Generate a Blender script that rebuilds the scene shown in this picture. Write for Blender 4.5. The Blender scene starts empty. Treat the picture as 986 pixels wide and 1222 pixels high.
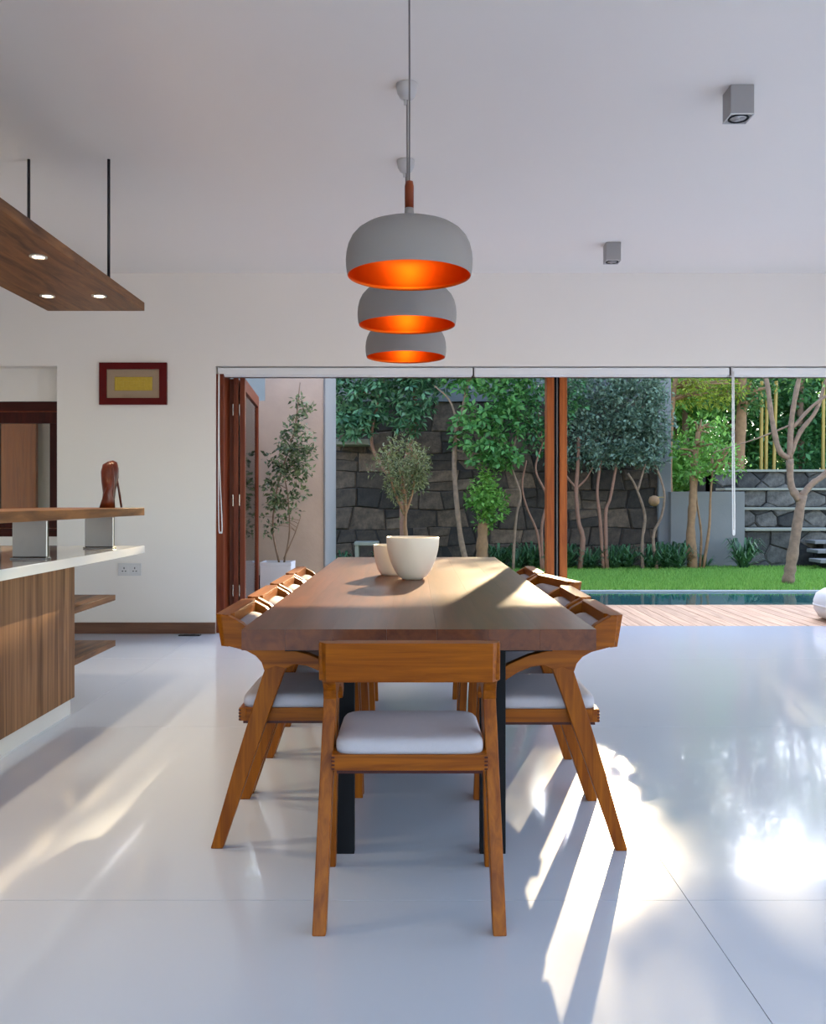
import bpy, math, random
import numpy as np
from mathutils import Vector, Matrix

random.seed(7)
RNG = np.random.default_rng(11)
S = bpy.context.scene
C = S.collection
R = math.radians

# ------------------------------------------------------------------ camera
cam = bpy.data.cameras.new('camera')
cam.sensor_width = 36.0
cam.sensor_fit = 'AUTO'
cam.lens = 1050.0 / 1222.0 * 36.0
cam.shift_x = -2.0 / 1222.0
cam.shift_y = -14.0 / 1222.0
cam.clip_end = 500
camo = bpy.data.objects.new('camera', cam)
C.objects.link(camo)
camo.location = (0, 0, 1.15)
camo.rotation_euler = (R(90), 0, 0)
S.camera = camo

# ------------------------------------------------------------------ sky, sun, exposure
SUN_AZ, SUN_EL = R(13.0), R(17.6)
W = bpy.data.worlds.new('sky')
S.world = W
W.use_nodes = True
nt = W.node_tree
bg = nt.nodes['Background']
sky = nt.nodes.new('ShaderNodeTexSky')
sky.sky_type = 'NISHITA'
sky.sun_disc = False
sky.sun_elevation = R(38)
sky.sun_rotation = SUN_AZ
sky.air_density = 1.0
sky.dust_density = 1.2
sky.ozone_density = 1.0
nt.links.new(sky.outputs[0], bg.inputs[0])
bg.inputs[1].default_value = 0.34

sl = bpy.data.lights.new('sun', 'SUN')
sl.energy = 6.5
sl.angle = R(0.55)
sl.color = (1.0, 0.78, 0.48)
so = bpy.data.objects.new('sun', sl)
C.objects.link(so)
sdir = Vector((math.sin(SUN_AZ) * math.cos(SUN_EL), math.cos(SUN_AZ) * math.cos(SUN_EL), math.sin(SUN_EL)))
so.rotation_euler = sdir.to_track_quat('Z', 'Y').to_euler()
so.location = (6, 30, 14)

S.view_settings.view_transform = 'Standard'
S.view_settings.look = 'None'
S.view_settings.gamma = 1.0
S.view_settings.exposure = 1.58
S.view_settings.use_curve_mapping = False
S.cycles.use_denoising = True
S.cycles.max_bounces = 10
S.cycles.diffuse_bounces = 6
S.cycles.sample_clamp_indirect = 8.0
S.cycles.caustics_reflective = False
S.cycles.caustics_refractive = False

# ------------------------------------------------------------------ mesh helpers
class MB:
    def __init__(self):
        self.v, self.f = [], []

    def add(self, vs, fs):
        n = len(self.v)
        self.v += [tuple(p) for p in vs]
        self.f += [tuple(i + n for i in f) for f in fs]
        return self

    def box(self, x0, x1, y0, y1, z0, z1):
        return self.add([(x0, y0, z0), (x1, y0, z0), (x1, y1, z0), (x0, y1, z0),
                         (x0, y0, z1), (x1, y0, z1), (x1, y1, z1), (x0, y1, z1)],
                        [(3, 2, 1, 0), (4, 5, 6, 7), (0, 1, 5, 4), (1, 2, 6, 5), (2, 3, 7, 6), (3, 0, 4, 7)])

    def prism(self, poly, axis, a, b, fn=None):
        n = len(poly)
        def mk(p, t):
            return {'x': (t, p[0], p[1]), 'y': (p[0], t, p[1]), 'z': (p[0], p[1], t)}[axis]
        vs = [mk(p, a) for p in poly] + [mk(p, b) for p in poly]
        if fn:
            vs = [fn(v) for v in vs]
        fs = [tuple(range(n)), tuple(range(2 * n - 1, n - 1, -1))]
        for i in range(n):
            j = (i + 1) % n
            fs.append((j, i, i + n, j + n))
        return self.add(vs, fs)

    def lathe(self, prof, cx=0, cy=0, cz=0, n=40, closed=False):
        vs, fs = [], []
        m = len(prof)
        for r, z in prof:
            for k in range(n):
                a = 2 * math.pi * k / n
                vs.append((cx + r * math.cos(a), cy + r * math.sin(a), cz + z))
        rng = range(m if closed else m - 1)
        for i in rng:
            j = (i + 1) % m
            for k in range(n):
                l = (k + 1) % n
                fs.append((i * n + k, i * n + l, j * n + l, j * n + k))
        return self.add(vs, fs)

    def tube(self, pts, rad, n=8, cap=True):
        pts = [Vector(p) for p in pts]
        if not hasattr(rad, '__len__'):
            rad = [rad] * len(pts)
        vs, fs = [], []
        up = Vector((0.123, 0.99, 0.05))
        for i, p in enumerate(pts):
            t = (pts[min(i + 1, len(pts) - 1)] - pts[max(i - 1, 0)]).normalized()
            u = t.cross(up)
            if u.length < 1e-3:
                u = t.cross(Vector((1, 0, 0)))
            u.normalize()
            w = t.cross(u)
            for k in range(n):
                a = 2 * math.pi * k / n
                vs.append(p + (u * math.cos(a) + w * math.sin(a)) * rad[i])
        for i in range(len(pts) - 1):
            for k in range(n):
                l = (k + 1) % n
                fs.append((i * n + k, i * n + l, (i + 1) * n + l, (i + 1) * n + k))
        if cap:
            fs.append(tuple(range(n - 1, -1, -1)))
            fs.append(tuple(range((len(pts) - 1) * n, len(pts) * n)))
        return self.add(vs, fs)

    def mesh(self, name, mat, smooth=False):
        me = bpy.data.meshes.new(name)
        me.from_pydata([tuple(p) for p in self.v], [], self.f)
        import bmesh
        bm = bmesh.new()
        bm.from_mesh(me)
        bmesh.ops.recalc_face_normals(bm, faces=bm.faces)
        bm.to_mesh(me)
        bm.free()
        if mat is not None:
            me.materials.append(mat)
        if smooth:
            me.polygons.foreach_set('use_smooth', [True] * len(me.polygons))
        return me

    def build(self, name, mat, parent=None, smooth=False, bevel=0, seg=2, label=None):
        me = self.mesh(name, mat, smooth)
        return link(name, me, parent, bevel, seg, label)


def link(name, me, parent=None, bevel=0, seg=2, label=None):
    o = bpy.data.objects.new(name, me)
    C.objects.link(o)
    if parent is not None:
        o.parent = parent
    if bevel:
        b = o.modifiers.new('bevel', 'BEVEL')
        b.width = bevel
        b.segments = seg
        b.limit_method = 'ANGLE'
        b.angle_limit = R(30)
        b.harden_normals = False
    if label:
        o['label'] = label
    return o


def tag(o, label, cat, group=None):
    o['label'] = label
    o['category'] = cat
    if group:
        o['group'] = group
    return o


def thing(name, label, cat, loc=(0, 0, 0), rz=0.0, group=None):
    o = bpy.data.objects.new(name, None)
    o.empty_display_size = 0.1
    C.objects.link(o)
    o.location = loc
    o.rotation_euler = (0, 0, rz)
    return tag(o, label, cat, group)


def struct(o, label=None):
    o['kind'] = 'structure'
    if label:
        o['label'] = label
    return o


def copy_tree(o, parent=None):
    c = o.copy()
    C.objects.link(c)
    c.parent = parent
    for ch in list(o.children):
        copy_tree(ch, c)
    return c


def spline(pts, k=5):
    """Catmull-Rom resampling of a polyline."""
    P = [Vector(p) for p in pts]
    P = [P[0] * 2 - P[1]] + P + [P[-1] * 2 - P[-2]]
    out = []
    for i in range(1, len(P) - 2):
        a, b, c, d = P[i - 1], P[i], P[i + 1], P[i + 2]
        for j in range(k):
            t = j / k
            out.append(0.5 * ((2 * b) + (c - a) * t + (2 * a - 5 * b + 4 * c - d) * t * t + (-a + 3 * b - 3 * c + d) * t ** 3))
    out.append(P[-2])
    return out

# ------------------------------------------------------------------ materials
def newmat(name):
    m = bpy.data.materials.new(name)
    m.use_nodes = True
    n = m.node_tree.nodes
    b = n['Principled BSDF']
    return m, m.node_tree, b


def plain(name, col, rough=0.5, metal=0.0, spec=0.5, coat=0.0, noise=0.0, nscale=8.0, bump=0.0, bscale=40.0):
    m, t, b = newmat(name)
    b.inputs['Base Color'].default_value = (*col, 1)
    b.inputs['Roughness'].default_value = rough
    b.inputs['Metallic'].default_value = metal
    b.inputs['Specular IOR Level'].default_value = spec
    b.inputs['Coat Weight'].default_value = coat
    tc = t.nodes.new('ShaderNodeTexCoord')
    if noise:
        nz = t.nodes.new('ShaderNodeTexNoise')
        nz.inputs['Scale'].default_value = nscale
        nz.inputs['Detail'].default_value = 5
        t.links.new(tc.outputs['Object'], nz.inputs['Vector'])
        mx = t.nodes.new('ShaderNodeMixRGB')
        mx.inputs[1].default_value = (*[c * (1 - noise) for c in col], 1)
        mx.inputs[2].default_value = (*[min(1, c * (1 + noise)) for c in col], 1)
        t.links.new(nz.outputs['Fac'], mx.inputs[0])
        t.links.new(mx.outputs[0], b.inputs['Base Color'])
    if bump:
        n2 = t.nodes.new('ShaderNodeTexNoise')
        n2.inputs['Scale'].default_value = bscale
        n2.inputs['Detail'].default_value = 4
        t.links.new(tc.outputs['Object'], n2.inputs['Vector'])
        bp = t.nodes.new('ShaderNodeBump')
        bp.inputs['Strength'].default_value = bump
        bp.inputs['Distance'].default_value = 0.01
        t.links.new(n2.outputs['Fac'], bp.inputs['Height'])
        t.links.new(bp.outputs[0], b.inputs['Normal'])
    return m


def wood(name, dark, light, axis='z', rough=0.35, grain=28.0, stretch=14.0, vary=0.18, coat=0.15, spec=0.5):
    m, t, b = newmat(name)
    N, L = t.nodes, t.links
    tc = N.new('ShaderNodeTexCoord')
    oi = N.new('ShaderNodeObjectInfo')
    mul = N.new('ShaderNodeMath'); mul.operation = 'MULTIPLY'; mul.inputs[1].default_value = 37.0
    L.new(oi.outputs['Random'], mul.inputs[0])
    addv = N.new('ShaderNodeVectorMath'); addv.operation = 'ADD'
    L.new(tc.outputs['Object'], addv.inputs[0])
    L.new(mul.outputs[0], addv.inputs[1])
    mp = N.new('ShaderNodeMapping')
    sc = {'x': (1 / stretch, 1, 1), 'y': (1, 1 / stretch, 1), 'z': (1, 1, 1 / stretch)}[axis]
    mp.inputs['Scale'].default_value = [s * grain for s in sc]
    L.new(addv.outputs[0], mp.inputs['Vector'])
    nz = N.new('ShaderNodeTexNoise')
    nz.inputs['Scale'].default_value = 1.0
    nz.inputs['Detail'].default_value = 6
    nz.inputs['Roughness'].default_value = 0.6
    nz.inputs['Distortion'].default_value = 0.8
    L.new(mp.outputs[0], nz.inputs['Vector'])
    rp = N.new('ShaderNodeValToRGB')
    rp.color_ramp.elements[0].position = 0.32
    rp.color_ramp.elements[0].color = (*dark, 1)
    rp.color_ramp.elements[1].position = 0.68
    rp.color_ramp.elements[1].color = (*light, 1)
    L.new(nz.outputs['Fac'], rp.inputs[0])
    # per-piece tone
    hv = N.new('ShaderNodeHueSaturation')
    mr = N.new('ShaderNodeMapRange')
    mr.inputs['To Min'].default_value = 1 - vary
    mr.inputs['To Max'].default_value = 1 + vary
    L.new(oi.outputs['Random'], mr.inputs['Value'])
    L.new(mr.outputs[0], hv.inputs['Value'])
    L.new(rp.outputs[0], hv.inputs['Color'])
    L.new(hv.outputs[0], b.inputs['Base Color'])
    b.inputs['Roughness'].default_value = rough
    b.inputs['Coat Weight'].default_value = coat
    b.inputs['Coat Roughness'].default_value = 0.2
    b.inputs['Specular IOR Level'].default_value = spec
    bp = N.new('ShaderNodeBump')
    bp.inputs['Strength'].default_value = 0.08
    bp.inputs['Distance'].default_value = 0.004
    L.new(nz.outputs['Fac'], bp.inputs['Height'])
    L.new(bp.outputs[0], b.inputs['Normal'])
    return m


def emit(name, col, strength):
    m, t, b = newmat(name)
    b.inputs['Base Color'].default_value = (*col, 1)
    b.inputs['Emission Color'].default_value = (*col, 1)
    b.inputs['Emission Strength'].default_value = strength
    return m


def glass(name, tint=(0.9, 0.95, 0.93), rough=0.02):
    m, t, b = newmat(name)
    N, L = t.nodes, t.links
    tr = N.new('ShaderNodeBsdfTransparent'); tr.inputs[0].default_value = (*tint, 1)
    gl = N.new('ShaderNodeBsdfGlossy'); gl.inputs['Roughness'].default_value = rough
    fr = N.new('ShaderNodeFresnel'); fr.inputs[0].default_value = 1.5
    mx = N.new('ShaderNodeMixShader')
    L.new(fr.outputs[0], mx.inputs[0]); L.new(tr.outputs[0], mx.inputs[1]); L.new(gl.outputs[0], mx.inputs[2])
    L.new(mx.outputs[0], N['Material Output'].inputs['Surface'])
    return m


def leafmat(name, c1, c2, trans=0.35, rough=0.45):
    m, t, b = newmat(name)
    N, L = t.nodes, t.links
    at = N.new('ShaderNodeAttribute'); at.attribute_name = 'rnd'
    rp = N.new('ShaderNodeValToRGB')
    rp.color_ramp.elements[0].color = (*c1, 1)
    rp.color_ramp.elements[1].color = (*c2, 1)
    L.new(at.outputs['Fac'], rp.inputs[0])
    L.new(rp.outputs[0], b.inputs['Base Color'])
    b.inputs['Roughness'].default_value = rough
    b.inputs['Specular IOR Level'].default_value = 0.4
    tl = N.new('ShaderNodeBsdfTranslucent')
    L.new(rp.outputs[0], tl.inputs[0])
    mx = N.new('ShaderNodeMixShader'); mx.inputs[0].default_value = trans
    L.new(b.outputs[0], mx.inputs[1]); L.new(tl.outputs[0], mx.inputs[2])
    L.new(mx.outputs[0], N['Material Output'].inputs['Surface'])
    return m


M = {}
M['wall'] = plain('white_wall_paint', (0.82, 0.77, 0.705), 0.75, noise=0.015, nscale=2.0, bump=0.03, bscale=60)
M['ceiling'] = plain('ceiling_paint', (0.81, 0.765, 0.705), 0.85, noise=0.01, nscale=1.5)
M['floor'] = plain('polished_white_floor', (0.63, 0.68, 0.765), 0.12, spec=0.5, coat=0.25, noise=0.02, nscale=1.3, bump=0.012, bscale=3.0)
M['grout'] = plain('floor_joint', (0.22, 0.22, 0.23), 0.8)
M['black'] = plain('black_steel', (0.006, 0.0065, 0.009), 0.6, spec=0.15)
M['rod'] = plain('black_rod', (0.01, 0.01, 0.012), 0.45)
M['white'] = plain('white_lacquer', (0.78, 0.77, 0.75), 0.45)
M['whitetop'] = plain('white_solid_surface', (0.82, 0.80, 0.77), 0.08, coat=0.3)
M['kick'] = plain('white_toe_kick', (0.75, 0.73, 0.68), 0.4)
M['steel'] = plain('brushed_steel', (0.40, 0.385, 0.37), 0.24, metal=1.0, noise=0.06, nscale=30)
M['cushion'] = plain('pale_grey_upholstery', (0.44, 0.415, 0.455), 0.85, noise=0.05, nscale=60, bump=0.15, bscale=350)
M['bowl'] = plain('cream_ceramic', (0.80, 0.71, 0.58), 0.5, noise=0.03, nscale=15)
M['shade_out'] = plain('matt_grey_enamel', (0.27, 0.25, 0.245), 0.65, spec=0.3)
M['shade_in'] = plain('copper_lacquer', (0.62, 0.095, 0.004), 0.38, metal=0.92, noise=0.08, nscale=25)
M['bulb'] = emit('warm_bulb', (1.0, 0.62, 0.20), 3.5)
M['led'] = emit('warm_downlight', (1.0, 0.80, 0.55), 22.0)
M['ring'] = plain('downlight_ring', (0.75, 0.70, 0.62), 0.3, metal=0.7)
M['cord'] = plain('lamp_cord', (0.16, 0.14, 0.13), 0.5)
M['canopy'] = plain('ceiling_rose', (0.50, 0.48, 0.46), 0.4)
M['greybox'] = plain('grey_spot_housing', (0.30, 0.29, 0.285), 0.5)
M['lens'] = plain('spot_lens', (0.65, 0.64, 0.62), 0.25, metal=0.3)
M['darkred'] = wood('dark_red_timber', (0.030, 0.004, 0.003), (0.070, 0.010, 0.006), 'z', 0.4, 28, 14, .18, 0, .2)
M['darkredX'] = wood('dark_red_timber_rail', (0.030, 0.004, 0.003), (0.070, 0.010, 0.006), 'x', 0.4, 28, 14, .18, 0, .2)
M['frame'] = plain('crimson_frame', (0.105, 0.004, 0.004), 0.45, spec=0.15, noise=0.15)
M['mat'] = plain('beige_mount', (0.36, 0.26, 0.17), 0.8, noise=0.05, nscale=50)
M['gold'] = plain('gold_plaque', (0.52, 0.36, 0.05), 0.35, metal=0.6, noise=0.15, nscale=40)
M['socket'] = plain('socket_plastic', (0.66, 0.64, 0.62), 0.35)
M['dark'] = plain('dark_slot', (0.02, 0.02, 0.02), 0.6)
M['jamb'] = wood('red_brown_timber', (0.12, 0.018, 0.006), (0.22, 0.050, 0.016), 'z', 0.42, 28, 14, .18, 0, .2)
M['jambY'] = wood('red_brown_timber_rail', (0.12, 0.018, 0.006), (0.22, 0.050, 0.016), 'y', 0.42, 28, 14, .18, 0, .2)
M['orange'] = wood('orange_timber_post', (0.24, 0.052, 0.008), (0.40, 0.105, 0.018), 'z', 0.42, 28, 14, .12, 0, .2)
M['baseb'] = wood('brown_skirting', (0.12, 0.045, 0.020), (0.20, 0.085, 0.040), 'x', 0.4)
CH_D, CH_L = (0.15, 0.032, 0.001), (0.31, 0.088, 0.002)
M['chX'] = wood('honey_teak_x', CH_D, CH_L, 'x', 0.42, 40, 18, 0.10, 0.0, 0.18)
M['chY'] = wood('honey_teak_y', CH_D, CH_L, 'y', 0.42, 40, 18, 0.10, 0.0, 0.18)
M['chZ'] = wood('honey_teak_z', CH_D, CH_L, 'z', 0.42, 40, 18, 0.10, 0.0, 0.18)
M['table'] = wood('table_teak', (0.082, 0.018, 0.0035), (0.16, 0.041, 0.008), 'y', 0.30, 26, 16, 0.10, 0.0, 0.28)
M['walnutZ'] = wood('striped_walnut_veneer', (0.075, 0.030, 0.010), (0.36, 0.185, 0.082), 'z', 0.45, 20, 34, 0.08, 0.0, 0.15)
M['walnutY'] = wood('walnut_shelf', (0.060, 0.021, 0.006), (0.27, 0.120, 0.040), 'y', 0.45, 15, 8, 0.08, 0.0, 0.25)
M['carved'] = wood('carved_red_wood', (0.055, 0.008, 0.002), (0.15, 0.026, 0.006), 'z', 0.3, 22, 12, 0.05, 0.1, 0.4)
M['deck'] = wood('deck_timber', (0.34, 0.18, 0.10), (0.58, 0.36, 0.23), 'y', 0.55, 20, 14, 0.16, 0.0)
M['gap'] = plain('deck_gap', (0.05, 0.03, 0.02), 0.9)
M['plaster'] = plain('tan_plaster', (0.46, 0.35, 0.27), 0.9, noise=0.24, nscale=2.2, bump=0.2, bscale=25)
M['plaster_end'] = plain('grey_plaster', (0.20, 0.192, 0.185), 0.9, noise=0.10, nscale=2.5, bump=0.15, bscale=25)
M['concrete'] = plain('grey_concrete', (0.185, 0.172, 0.158), 0.85, noise=0.15, nscale=2.4, bump=0.2, bscale=20)
M['ledge'] = plain('pale_ledge', (0.26, 0.245, 0.19), 0.85, noise=0.15, nscale=8)
M['coping'] = plain('pool_coping', (0.36, 0.37, 0.36), 0.7, noise=0.1, nscale=6)
M['mortar'] = plain('dark_mortar', (0.028, 0.023, 0.020), 0.95)
M['soil'] = plain('soil', (0.045, 0.032, 0.022), 0.95, noise=0.3, nscale=10)
M['lawn'] = plain('lawn_soil', (0.09, 0.20, 0.035), 0.95, noise=0.25, nscale=6)
M['paving'] = plain('pale_paving', (0.42, 0.42, 0.42), 0.8, noise=0.1)
M['bark'] = plain('brown_bark', (0.20, 0.115, 0.070), 0.9, noise=0.35, nscale=18, bump=0.6, bscale=40)
M['bark_red'] = plain('reddish_bark', (0.24, 0.115, 0.070), 0.85, noise=0.3, nscale=20, bump=0.5, bscale=40)
M['bark_pale'] = plain('pale_grey_bark', (0.22, 0.140, 0.088), 0.9, noise=0.6, nscale=14, bump=0.7, bscale=30)
M['bark_tan'] = plain('tan_bark', (0.26, 0.14, 0.065), 0.9, noise=0.45, nscale=14, bump=0.5, bscale=25)
M['bamboo'] = plain('yellow_bamboo', (0.36, 0.23, 0.04), 0.5, noise=0.2, nscale=6)
M['planter'] = plain('white_planter', (0.66, 0.65, 0.68), 0.5)
M['pouf'] = plain('off_white_fabric', (0.72, 0.70, 0.67), 0.9, bump=0.1, bscale=200)
M['glass'] = glass('clear_glass')
M['glass_green'] = glass('greenish_glass', (0.55, 0.62, 0.58), 0.05)

# stone with per-piece tone
def stonemat(name, c1, c2, rough=0.85):
    m, t, b = newmat(name)
    N, L = t.nodes, t.links
    oi = N.new('ShaderNodeObjectInfo')
    rp = N.new('ShaderNodeValToRGB')
    rp.color_ramp.elements[0].color = (*c1, 1)
    rp.color_ramp.elements[1].color = (*c2, 1)
    e = rp.color_ramp.elements.new(0.55)
    e.color = (*[(a * 1.15 + b_ * 0.85) * 0.42 for a, b_ in zip(c1, c2)], 1)
    L.new(oi.outputs['Random'], rp.inputs[0])
    tc = N.new('ShaderNodeTexCoord')
    nz = N.new('ShaderNodeTexNoise'); nz.inputs['Scale'].default_value = 6; nz.inputs['Detail'].default_value = 10; nz.inputs['Roughness'].default_value = .7
    L.new(tc.outputs['Object'], nz.inputs['Vector'])
    mr = N.new('ShaderNodeMapRange'); mr.inputs['From Min'].default_value = 0.3; mr.inputs['From Max'].default_value = 0.7
    mr.inputs['To Min'].default_value = 0.25; mr.inputs['To Max'].default_value = 2.1
    L.new(nz.outputs['Fac'], mr.inputs['Value'])
    hv = N.new('ShaderNodeHueSaturation')
    L.new(mr.outputs[0], hv.inputs['Value']); L.new(rp.outputs[0], hv.inputs['Color'])
    L.new(hv.outputs[0], b.inputs['Base Color'])
    b.inputs['Roughness'].default_value = rough
    bp = N.new('ShaderNodeBump'); bp.inputs['Strength'].default_value = 0.7; bp.inputs['Distance'].default_value = 0.03
    L.new(nz.outputs['Fac'], bp.inputs['Height']); L.new(bp.outputs[0], b.inputs['Normal'])
    return m
M['basalt'] = stonemat('dark_basalt', (0.020, 0.015, 0.011), (0.125, 0.083, 0.053))
M['lava'] = stonemat('grey_lava_stone', (0.013, 0.012, 0.011), (0.095, 0.084, 0.070))

def watermat():
    m, t, b = newmat('dark_teal_water')
    N, L = t.nodes, t.links
    b.inputs['Base Color'].default_value = (0.008, 0.075, 0.075, 1)
    b.inputs['Roughness'].default_value = 0.03
    b.inputs['IOR'].default_value = 1.33
    tc = N.new('ShaderNodeTexCoord')
    nz = N.new('ShaderNodeTexNoise'); nz.inputs['Scale'].default_value = 5; nz.inputs['Detail'].default_value = 2
    L.new(tc.outputs['Object'], nz.inputs['Vector'])
    bp = N.new('ShaderNodeBump'); bp.inputs['Strength'].default_value = 0.04; bp.inputs['Distance'].default_value = 0.02
    L.new(nz.outputs['Fac'], bp.inputs['Height']); L.new(bp.outputs[0], b.inputs['Normal'])
    return m
M['water'] = watermat()

# ------------------------------------------------------------------ room shell
H, YW, YO = 3.11, 7.60, 8.05          # ceiling height, back wall face, outer edge of the floor
XL, XR, YB = -5.2, 5.4, -4.5
X0, X1 = -1.72, 4.70                  # garden opening
ZO = 2.31

fl = struct(MB().box(XL - .2, XR + .2, YB, YO, -0.25, -0.006).build('floor', M['grout']), 'glossy white floor of large polished slabs')
jx = [XL - .2, -4.46, -1.84, 0.786, 3.41, XR + .2]
jy = [YB, -3.29, -1.35, 0.59, 2.53, 4.47, 6.41, YO]
for i in range(len(jx) - 1):
    for j in range(len(jy) - 1):
        MB().box(jx[i] + .0011, jx[i + 1] - .0011, jy[j] + .0011, jy[j + 1] - .0011, -0.03, 0.0).build('floor_slab', M['floor'], fl)

struct(MB().box(XL - .2, XR + .2, YB, YW + .35, H, H + .25).build('ceiling', M['ceiling']), 'flat white ceiling')

# back wall: pier between window recess and opening, band above the opening, right return, recess wall
XC = -3.09                            # right edge of window recess
wb = MB()
wb.box(XC, X0, YW, YW + .35, 0, ZO)
wb.box(XL, XR, YW, YW + .35, ZO, H)
wb.box(X1, XR, YW, YW + .35, 0, ZO)
wb.box(XL, XC, YW + .14, YW + .35, 2.02, ZO)
wb.box(XL, XC, YW + .14, YW + .35, 0, .83)
wb.box(XL, -4.45, YW + .14, YW + .35, .83, 2.02)
struct(wb.build('wall_back', M['wall']), 'white back wall around the garden opening')
struct(MB().box(XL - .2, XL, YB, YW + .35, 0, H).build('wall_left', M['wall']), 'white left wall of the kitchen side')
wr = MB()
wr.box(XR, XR + .2, 5.6, YW + .35, 0, H)
wr.box(XR, XR + .2, YB, -3.2, 0, H)
wr.box(XR, XR + .2, -3.2, 5.6, 2.6, H)
struct(wr.build('wall_right', M['wall']), 'white right wall with a wide opening')
wf = MB()
wf.box(XL, -3.6, YB - .2, YB, 0, H)
wf.box(4.2, XR, YB - .2, YB, 0, H)
wf.box(-3.6, 4.2, YB - .2, YB, 2.7, H)
struct(wf.build('wall_front', M['wall']), 'white wall behind the viewer with a wide opening')

struct(MB().box(XC, X0, YW - .018, YW, 0, .095).build('baseboard_back', M['baseb'], bevel=.003), 'brown timber skirting below the white wall')

# timber window in the recess
win = bpy.data.objects.new('window_1', None); C.objects.link(win); win.location = (0, 0, 0)
struct(win, 'dark red timber window in a white recess')
yw = YW + .15
f = MB()
f.box(-4.45, XC, yw, yw + .12, 1.935, 2.02)
f.box(-4.45, XC, yw, yw + .12, .83, .90)
f.box(XC - .05, XC, yw, yw + .12, .90, 1.935)
f.box(-4.45, -4.40, yw, yw + .12, .90, 1.935)
f.build('window_frame', M['darkredX'], win, bevel=.004)
f = MB()
for xa, xb in ((-3.76, XC - .05), (-4.40, -3.77)):
    g = MB()
    g.box(xa, xb, yw + .02, yw + .07, 1.83, 1.93)
    g.box(xa, xb, yw + .02, yw + .07, .905, .99)
    g.box(xa, xa + .085, yw + .02, yw + .07, .99, 1.83)
    g.box(xb - .085, xb, yw + .02, yw + .07, .99, 1.83)
    sash = g.build('window_sash', M['darkred'], win, bevel=.004)
    MB().box(xa + .08, xb - .08, yw + .042, yw + .048, .985, 1.835).build('pane', M['glass'], sash)
MB().box(-4.45, XC, yw - .006, yw + .001, 1.925, 1.935).build('bead', M['jamb'], win)
# lobby behind that window
lb = MB()
lb.box(-5.2, -2.2, 9.3, 9.45, 0, 3.0)
lb.box(-2.3, -2.15, 7.95, 9.45, 0, 3.0)
lb.box(-5.2, -2.15, 7.95, 9.45, 2.95, 3.05)
lb.box(-5.4, -2.15, 8.06, 9.45, -.05, 0.0)
struct(lb.build('wall_lobby', M['plaster']), 'tan lobby wall seen through the window')
d2 = MB()
d2.box(-4.55, -3.98, 9.24, 9.3, 0, 2.0)
d2.box(-3.82, -3.70, 9.24, 9.3, 0, 2.1)
struct(d2.build('door_lobby', M['orange'], bevel=.004), 'brown timber door panel behind the window')
struct(MB().box(-3.68, -3.50, 9.24, 9.3, 0, 1.95).build('trim_1', M['white']), 'white strip beside the timber door')

# blind cassettes across the opening, head track, cords
cuts = [X0 + .012, .517, 2.745, X1]
names = ['white roller blind cassette above the folded doors and table', 'white roller blind cassette above the timber post', 'white roller blind cassette at far right with hanging cord']
for k in range(3):
    a, b_ = cuts[k], cuts[k + 1] - .012
    bl = thing('roller_blind', names[k], 'blind', ((a + b_) / 2, YW + .03, ZO - .075), 0, 'roller blinds over the opening')
    w_ = (b_ - a) / 2
    MB().box(-w_, w_, 0, .085, 0, .066).build('cassette', M['white'], bl, bevel=.006)
    MB().box(-w_ + .01, w_ - .01, .02, .06, -.010, 0.0).build('bottom_bar', M['white'], bl, bevel=.002)
    MB().box(-w_, -w_ + .012, -.003, .088, -.004, .069).build('end_cap', M['socket'], bl)
    if k == 2:
        pts = [(-w_ + .006, -.012, .03), (-w_ + .006, -.014, -.6), (-w_ + .010, -.014, -1.33), (-w_ + .018, -.014, -1.345), (-w_ + .026, -.014, -1.33), (-w_ + .020, -.014, -.6), (-w_ + .018, -.012, .03)]
        MB().tube(spline(pts, 5), .0055, 6).build('pull_cord', M['white'], bl, smooth=True)
    if k == 0:
        pts = [(-w_ + .010, -.010, .02), (-w_ + .008, -.012, -.7), (-w_ + .012, -.014, -1.30), (-w_ + .028, -.014, -1.36), (-w_ + .040, -.014, -1.30), (-w_ + .016, -.012, -.7), (-w_ + .014, -.010, .02)]
        MB().tube(spline(pts, 5), .005, 6).build('pull_cord', M['white'], bl, smooth=True)
struct(MB().box(X0, X1, YW + .13, YW + .30, 2.245, ZO).build('trim_2', M['darkredX']), 'dark timber head track of the opening')

# timber post in the opening: two door stiles with a dark channel
post = bpy.data.objects.new('door_2', None); C.objects.link(post); post.location = (1.25, YW + .2, 0)
struct(post, 'orange-brown timber double post dividing the opening')
MB().box(-.088, -.022, -.06, .06, 0, 2.245).build('stile', M['orange'], post, bevel=.004)
MB().box(.026, .092, -.06, .06, 0, 2.245).build('stile', M['orange'], post, bevel=.004)
MB().box(-.022, .026, -.02, .05, 0, 2.245).build('channel', M['black'], post)
MB().box(.005, .012, -.03, -.02, 0, 2.245).build('seal_strip', M['greybox'], post)

# folded glazed doors at the left of the opening
jb = struct(MB().box(X0, X0 + .065, YW + .02, YW + .30, 0, 2.245).build('trim_3', M['jamb'], bevel=.003), 'red-brown timber jamb at the left of the opening')

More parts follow.
